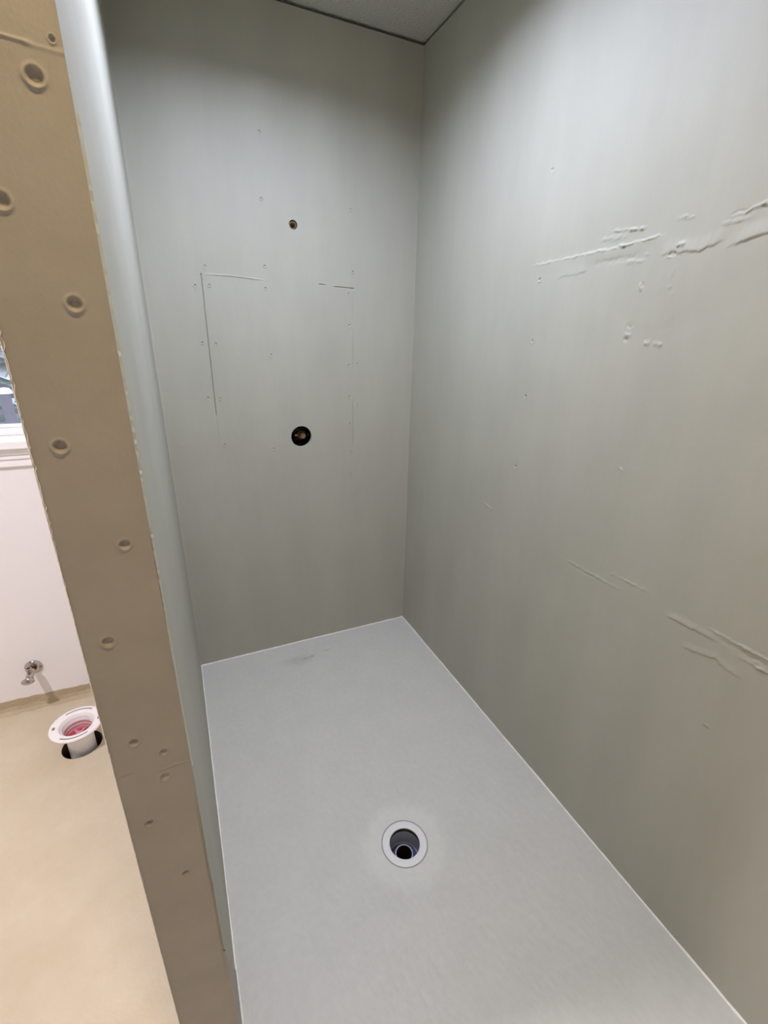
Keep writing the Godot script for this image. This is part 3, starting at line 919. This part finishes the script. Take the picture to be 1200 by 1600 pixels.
func build_window() -> void:
	var root := Node3D.new()
	root.name = "window_1"
	add_child(root)
	setting(root, "white framed bathroom window looking out on snowy trees", "window")
	var z := -0.075
	var fr := Geo.new()
	for q in [[WX0, WX0 + 0.036, WY0, WY1], [WX1 - 0.036, WX1, WY0, WY1], [WX0, WX1, WY1 - 0.036, WY1], [WX0, WX1, WY0, WY0 + 0.03]]:
		fr.box(Vector3(q[0], q[2], z - 0.03), Vector3(q[1], q[3], z + 0.012), 0.003)
	for q in [[WX0, WX0 + 0.006, WY0, WY1], [WX1 - 0.006, WX1, WY0, WY1], [WX0, WX1, WY1 - 0.006, WY1]]:
		fr.box(Vector3(q[0], q[2], -0.2), Vector3(q[1], q[3], 0.0), 0.001)
	obj("window_frame", fr, M.white_trim, root)
	var sh := Geo.new()
	sh.box(Vector3(WX0 + 0.03, WY0 + 0.028, z - 0.02), Vector3(WX1 - 0.03, WY0 + 0.036, z + 0.016), 0.002)
	obj("sash_rail", sh, M.white_trim, root)
	var p := Geo.new()
	p.box(Vector3(WX0 + 0.03, WY0 + 0.025, z - 0.006), Vector3(WX1 - 0.03, WY1 - 0.03, z - 0.002))
	obj("pane", p, M.glass, root)
	# stool and moulded apron
	var s := Geo.new()
	s.box(Vector3(WX0 - 0.06, WY0 - 0.030, z - 0.01), Vector3(WX1 + 0.06, WY0, 0.040), 0.004)
	s.box(Vector3(WX0, WY0 - 0.030, -0.2), Vector3(WX1, WY0 - 0.001, z + 0.02))
	obj("sill", s, M.white_trim, root)
	var a := Geo.new()
	a.box(Vector3(WX0 - 0.05, 1.034, -0.002), Vector3(WX1 + 0.05, WY0 - 0.030, 0.022), 0.002)
	a.box(Vector3(WX0 - 0.05, 1.016, -0.002), Vector3(WX1 + 0.05, 1.0345, 0.017), 0.004)
	a.box(Vector3(WX0 - 0.05, 0.990, -0.002), Vector3(WX1 + 0.05, 1.0165, 0.012), 0.004)
	obj("apron", a, M.white_trim, root)
	var c := Geo.new()
	for q in [[WX0 - 0.062, WX0 + 0.002, WY0, WY1 + 0.06], [WX1 - 0.002, WX1 + 0.062, WY0, WY1 + 0.06], [WX0 - 0.062, WX1 + 0.062, WY1 - 0.002, WY1 + 0.062]]:
		c.box(Vector3(q[0], q[2], -0.002), Vector3(q[1], q[3], 0.016), 0.004)
	obj("casing", c, M.white_trim, root)

func closet_flange() -> void:
	var t := thing("closet_flange", Vector3(-0.43, 0, 0.287), "white plastic toilet flange standing in a dark round hole in the tan floor", "toilet flange")
	var top := 0.100
	var g := Geo.new()
	g.lathe([Vector2(0.0425, -0.16), Vector2(0.0425, 0.060), Vector2(0.045, 0.072), Vector2(0.048, top - 0.012)], Transform3D.IDENTITY, 48)
	obj("pipe", g, M.pvc_white, t)
	var f := Geo.new()
	f.lathe([Vector2(0.048, top - 0.014), Vector2(0.080, top - 0.011), Vector2(0.0838, top - 0.008), Vector2(0.085, top - 0.004), Vector2(0.0838, top - 0.0008), Vector2(0.081, top), Vector2(0.060, top - 0.0004), Vector2(0.0555, top - 0.003), Vector2(0.0455, top - 0.022), Vector2(0.0435, top - 0.030)], Transform3D.IDENTITY, 72)
	var fl := obj("flange", f, M.pvc_white, t)
	# slots: two long curved ones, two keyhole slots, drawn in as recessed dark troughs with a raised lip
	for q in [[PI * 1.5, 0.62, 0.0715], [PI * 0.5, 0.62, 0.0715], [PI * 1.0, 0.10, 0.070], [0.0, 0.10, 0.070]]:
		var s := Geo.new()
		var lip := Geo.new()
		for k in 16:
			var a0: float = q[0] - q[1] + 2.0 * q[1] * k / 16.0
			var a1: float = q[0] - q[1] + 2.0 * q[1] * (k + 1) / 16.0
			var hw := 0.0022 if q[1] > 0.3 else 0.0042
			var c := []
			for aa in [a0, a1]:
				var dd := Vector3(cos(aa), 0, sin(aa))
				c.append([dd * (q[2] - hw) + Vector3(0, top + 0.0003, 0), dd * (q[2] + hw) + Vector3(0, top + 0.0003, 0), dd * (q[2] - hw - 0.0012) + Vector3(0, top + 0.0002, 0), dd * (q[2] + hw + 0.0012) + Vector3(0, top + 0.0002, 0)])
			s.quad(c[0][0], c[0][1], c[1][1], c[1][0], Vector3.UP)
			lip.quad(c[0][1], c[0][3], c[1][3], c[1][1], Vector3.UP)
		obj("bolt_slot", s, M.wire, fl)
	# knock-out test cap down in the throat, with moulded ribs
	var cap := Geo.new()
	cap.lathe([Vector2(0.0437, top - 0.028), Vector2(0.042, top - 0.050), Vector2(0.039, top - 0.056)], Transform3D.IDENTITY, 48)
	var cp := obj("test_cap", cap, M.pink_cap, t)
	cp.set_meta("label", "pink red knock-out cap inside the pipe")
	var pl := Geo.new()
	pl.lathe([Vector2(0.040, top - 0.055), Vector2(0.036, top - 0.059), Vector2(0.0, top - 0.057)], Transform3D.IDENTITY, 48)
	obj("cap_plate", pl, M.red_cap, cp)
	var rib := Geo.new()
	for k in 5:
		var a := TAU * k / 5.0 + 0.3
		var dd := Vector3(cos(a), 0, sin(a))
		rib.tube([dd * 0.008 + Vector3(0, top - 0.052, 0), dd * 0.020 + Vector3(0, top - 0.048, 0), dd * 0.034 + Vector3(0, top - 0.053, 0)], [0.003, 0.0045, 0.002], 8)
	rib.lathe([Vector2(0.012, top - 0.055), Vector2(0.011, top - 0.046), Vector2(0.007, top - 0.045), Vector2(0.0, top - 0.048)], Transform3D.IDENTITY, 20)
	obj("cap_rib", rib, M.pink_cap, cp)

func stop_valve() -> void:
	var t := thing("stop_valve", Vector3(-0.597, 0.186, 0.0), "chrome water shut-off valve with oval handle on the white wall near the floor", "valve")
	var e := Geo.new()
	e.lathe([Vector2(0.0300, 0.0), Vector2(0.0296, 0.003), Vector2(0.026, 0.0075), Vector2(0.018, 0.0095), Vector2(0.0105, 0.010), Vector2(0.0095, 0.008)], face_out(Vector3.ZERO, Vector3.BACK), 44, true)
	obj("escutcheon", e, M.chrome, t)
	var p := Geo.new()
	p.tube([Vector3(0, 0, -0.01), Vector3(-0.001, -0.0005, 0.030)], 0.0080, 20)
	obj("supply_pipe", p, M.copper, t)
	var n := Geo.new()
	n.lathe([Vector2(0.0125, 0.026), Vector2(0.0135, 0.028), Vector2(0.0135, 0.038), Vector2(0.0120, 0.040), Vector2(0.0105, 0.040)], face_out(Vector3.ZERO, Vector3.BACK), 6)
	obj("compression_nut", n, M.chrome, t)
	var b := Geo.new()
	b.lathe([Vector2(0.0105, 0.038), Vector2(0.0130, 0.044), Vector2(0.0130, 0.066), Vector2(0.0100, 0.072), Vector2(0.0080, 0.075), Vector2(0.0060, 0.088), Vector2(0.0, 0.088)], face_out(Vector3.ZERO, Vector3.BACK), 28, false)
	b.lathe([Vector2(0.0, 0.0), Vector2(0.0085, 0.0), Vector2(0.0085, 0.018), Vector2(0.0098, 0.0185), Vector2(0.0098, 0.028), Vector2(0.0065, 0.0285), Vector2(0.0060, 0.020), Vector2(0.0, 0.020)], Transform3D(Basis(), Vector3(0, 0.004, 0.053)), 24)
	obj("valve_body", b, M.chrome, t)
	var h := Geo.new()
	h.lathe([Vector2(0.0, 0.084), Vector2(0.012, 0.084), Vector2(0.0165, 0.0865), Vector2(0.0175, 0.090), Vector2(0.0160, 0.094), Vector2(0.010, 0.0955), Vector2(0.0042, 0.0955), Vector2(0.0040, 0.0945), Vector2(0.0, 0.0945)], face_out(Vector3.ZERO, Vector3.BACK), 40, true, Vector2(1.25, 0.78))
	var hd := obj("handle", h, M.chrome, t)
	var sc := Geo.new()
	sc.lathe([Vector2(0.0038, 0.0945), Vector2(0.0034, 0.0964), Vector2(0.0, 0.0968)], face_out(Vector3.ZERO, Vector3.BACK), 16)
	obj("handle_screw", sc, M.wire, hd)

func outdoors() -> void:
	var g := Geo.new()
	var r := Relief.new(lines(-14.0, 8.0, 0.5), lines(-24.0, -0.25, 0.5))
	r.noise(nz(0.25, 121, 3), 0.12)
	r.build(g, Vector3(0, -0.1, 0), Vector3.RIGHT, Vector3.BACK, Vector3.UP)
	setting(obj("ground", g, M.snow), "snow covered ground outside the bathroom window", "ground")
	# dark rail fence with snow on its top
	var t := thing("rail_fence", Vector3(-0.985, -0.1, -2.0), "dark wooden rail fence with a little snow outside the window", "fence")
	for k in range(-3, 3):
		var p := Geo.new()
		p.box(Vector3(k * 0.9 - 0.02, -0.1, -0.035), Vector3(k * 0.9 + 0.028, 1.13, 0.035), 0.004)
		obj("post", p, M.fence, t)
	for y in [1.115, 1.01, 0.92]:
		var q := Geo.new()
		q.box(Vector3(-3.0, y - 0.02, -0.055), Vector3(2.4, y + 0.015, -0.03), 0.003)
		obj("rail", q, M.fence, t)
	for k in range(-3, 3):
		var sn := Geo.new()
		sn.lathe([Vector2(0.045, 1.13), Vector2(0.042, 1.15), Vector2(0.028, 1.165), Vector2(0.0, 1.17)], Transform3D(Basis(), Vector3(k * 0.9 + 0.005, 0, 0)), 14, true)
		obj("snow_cap", sn, M.snow, t)
	var spots := [[-1.9, -4.6, 4.6, "snowy blue-green conifer close behind the rail fence"], [-5.2, -6.8, 5.6, "taller snowy conifer farther back, left of the nearest one"], [0.9, -7.0, 5.2, "snowy conifer farthest right beyond the rail fence"]]
	for s in spots:
		conifer(Vector3(s[0], -0.1, s[1]), s[2], s[3])

func conifer(at: Vector3, h: float, label: String) -> void:
	var t := thing("snowy_conifer", at, label, "tree", "snowy conifers outside the window")
	var rg := RandomNumberGenerator.new()
	rg.seed = int(absf(at.x * 100.0)) + 5
	var tr := Geo.new()
	tr.tube([Vector3(0, -0.2, 0), Vector3(0, h * 0.5, 0), Vector3(0, h, 0)], [h * 0.025, h * 0.016, 0.01], 10)
	obj("trunk", tr, M.bark, t)
	var fo := Geo.new()
	var sn := Geo.new()
	var rows := 26
	for k in rows:
		var f := float(k) / rows
		var y := h * (0.06 + 0.93 * f)
		var reach := h * 0.24 * (1.0 - f) + 0.05
		var m := int(11 - 6 * f)
		for j in m:
			var a := TAU * (j + rg.randf_range(-0.3, 0.3)) / m + k * 0.7
			var d := Vector3(cos(a), 0, sin(a))
			var s := Vector3(-d.z, 0, d.x)
			var len := reach * rg.randf_range(0.8, 1.1)
			var tip := d * len + Vector3(0, y - len * 0.38, 0)
			var mid := d * len * 0.55 + Vector3(0, y - len * 0.10, 0)
			var root := d * 0.02 + Vector3(0, y, 0)
			var wd := len * 0.30
			for e in [-1.0, 1.0]:
				fo.face(root, mid + s * wd * e - Vector3(0, wd * 0.35, 0), tip, Vector3.UP)
				fo.face(root, mid - Vector3(0, wd * 0.5, 0), tip, s * e)
				for q in 4:
					var c := root.lerp(tip, 0.35 + 0.16 * q)
					fo.face(c, c + s * e * wd * 0.8 - Vector3(0, wd * 0.9, 0), c + s * e * wd * 0.5 + d * wd * 0.3, Vector3.UP)
				if rg.randf() < 0.8:
					sn.face(root.lerp(mid, 0.4) + Vector3(0, 0.02, 0), mid + s * wd * 0.7 * e + Vector3(0, 0.012 - wd * 0.2, 0), root.lerp(tip, 0.9) + Vector3(0, 0.02, 0), Vector3.UP)
	obj("foliage", fo, M.needles, t).set_meta("kind", "stuff")
	obj("snow", sn, M.snow, t).set_meta("kind", "stuff")
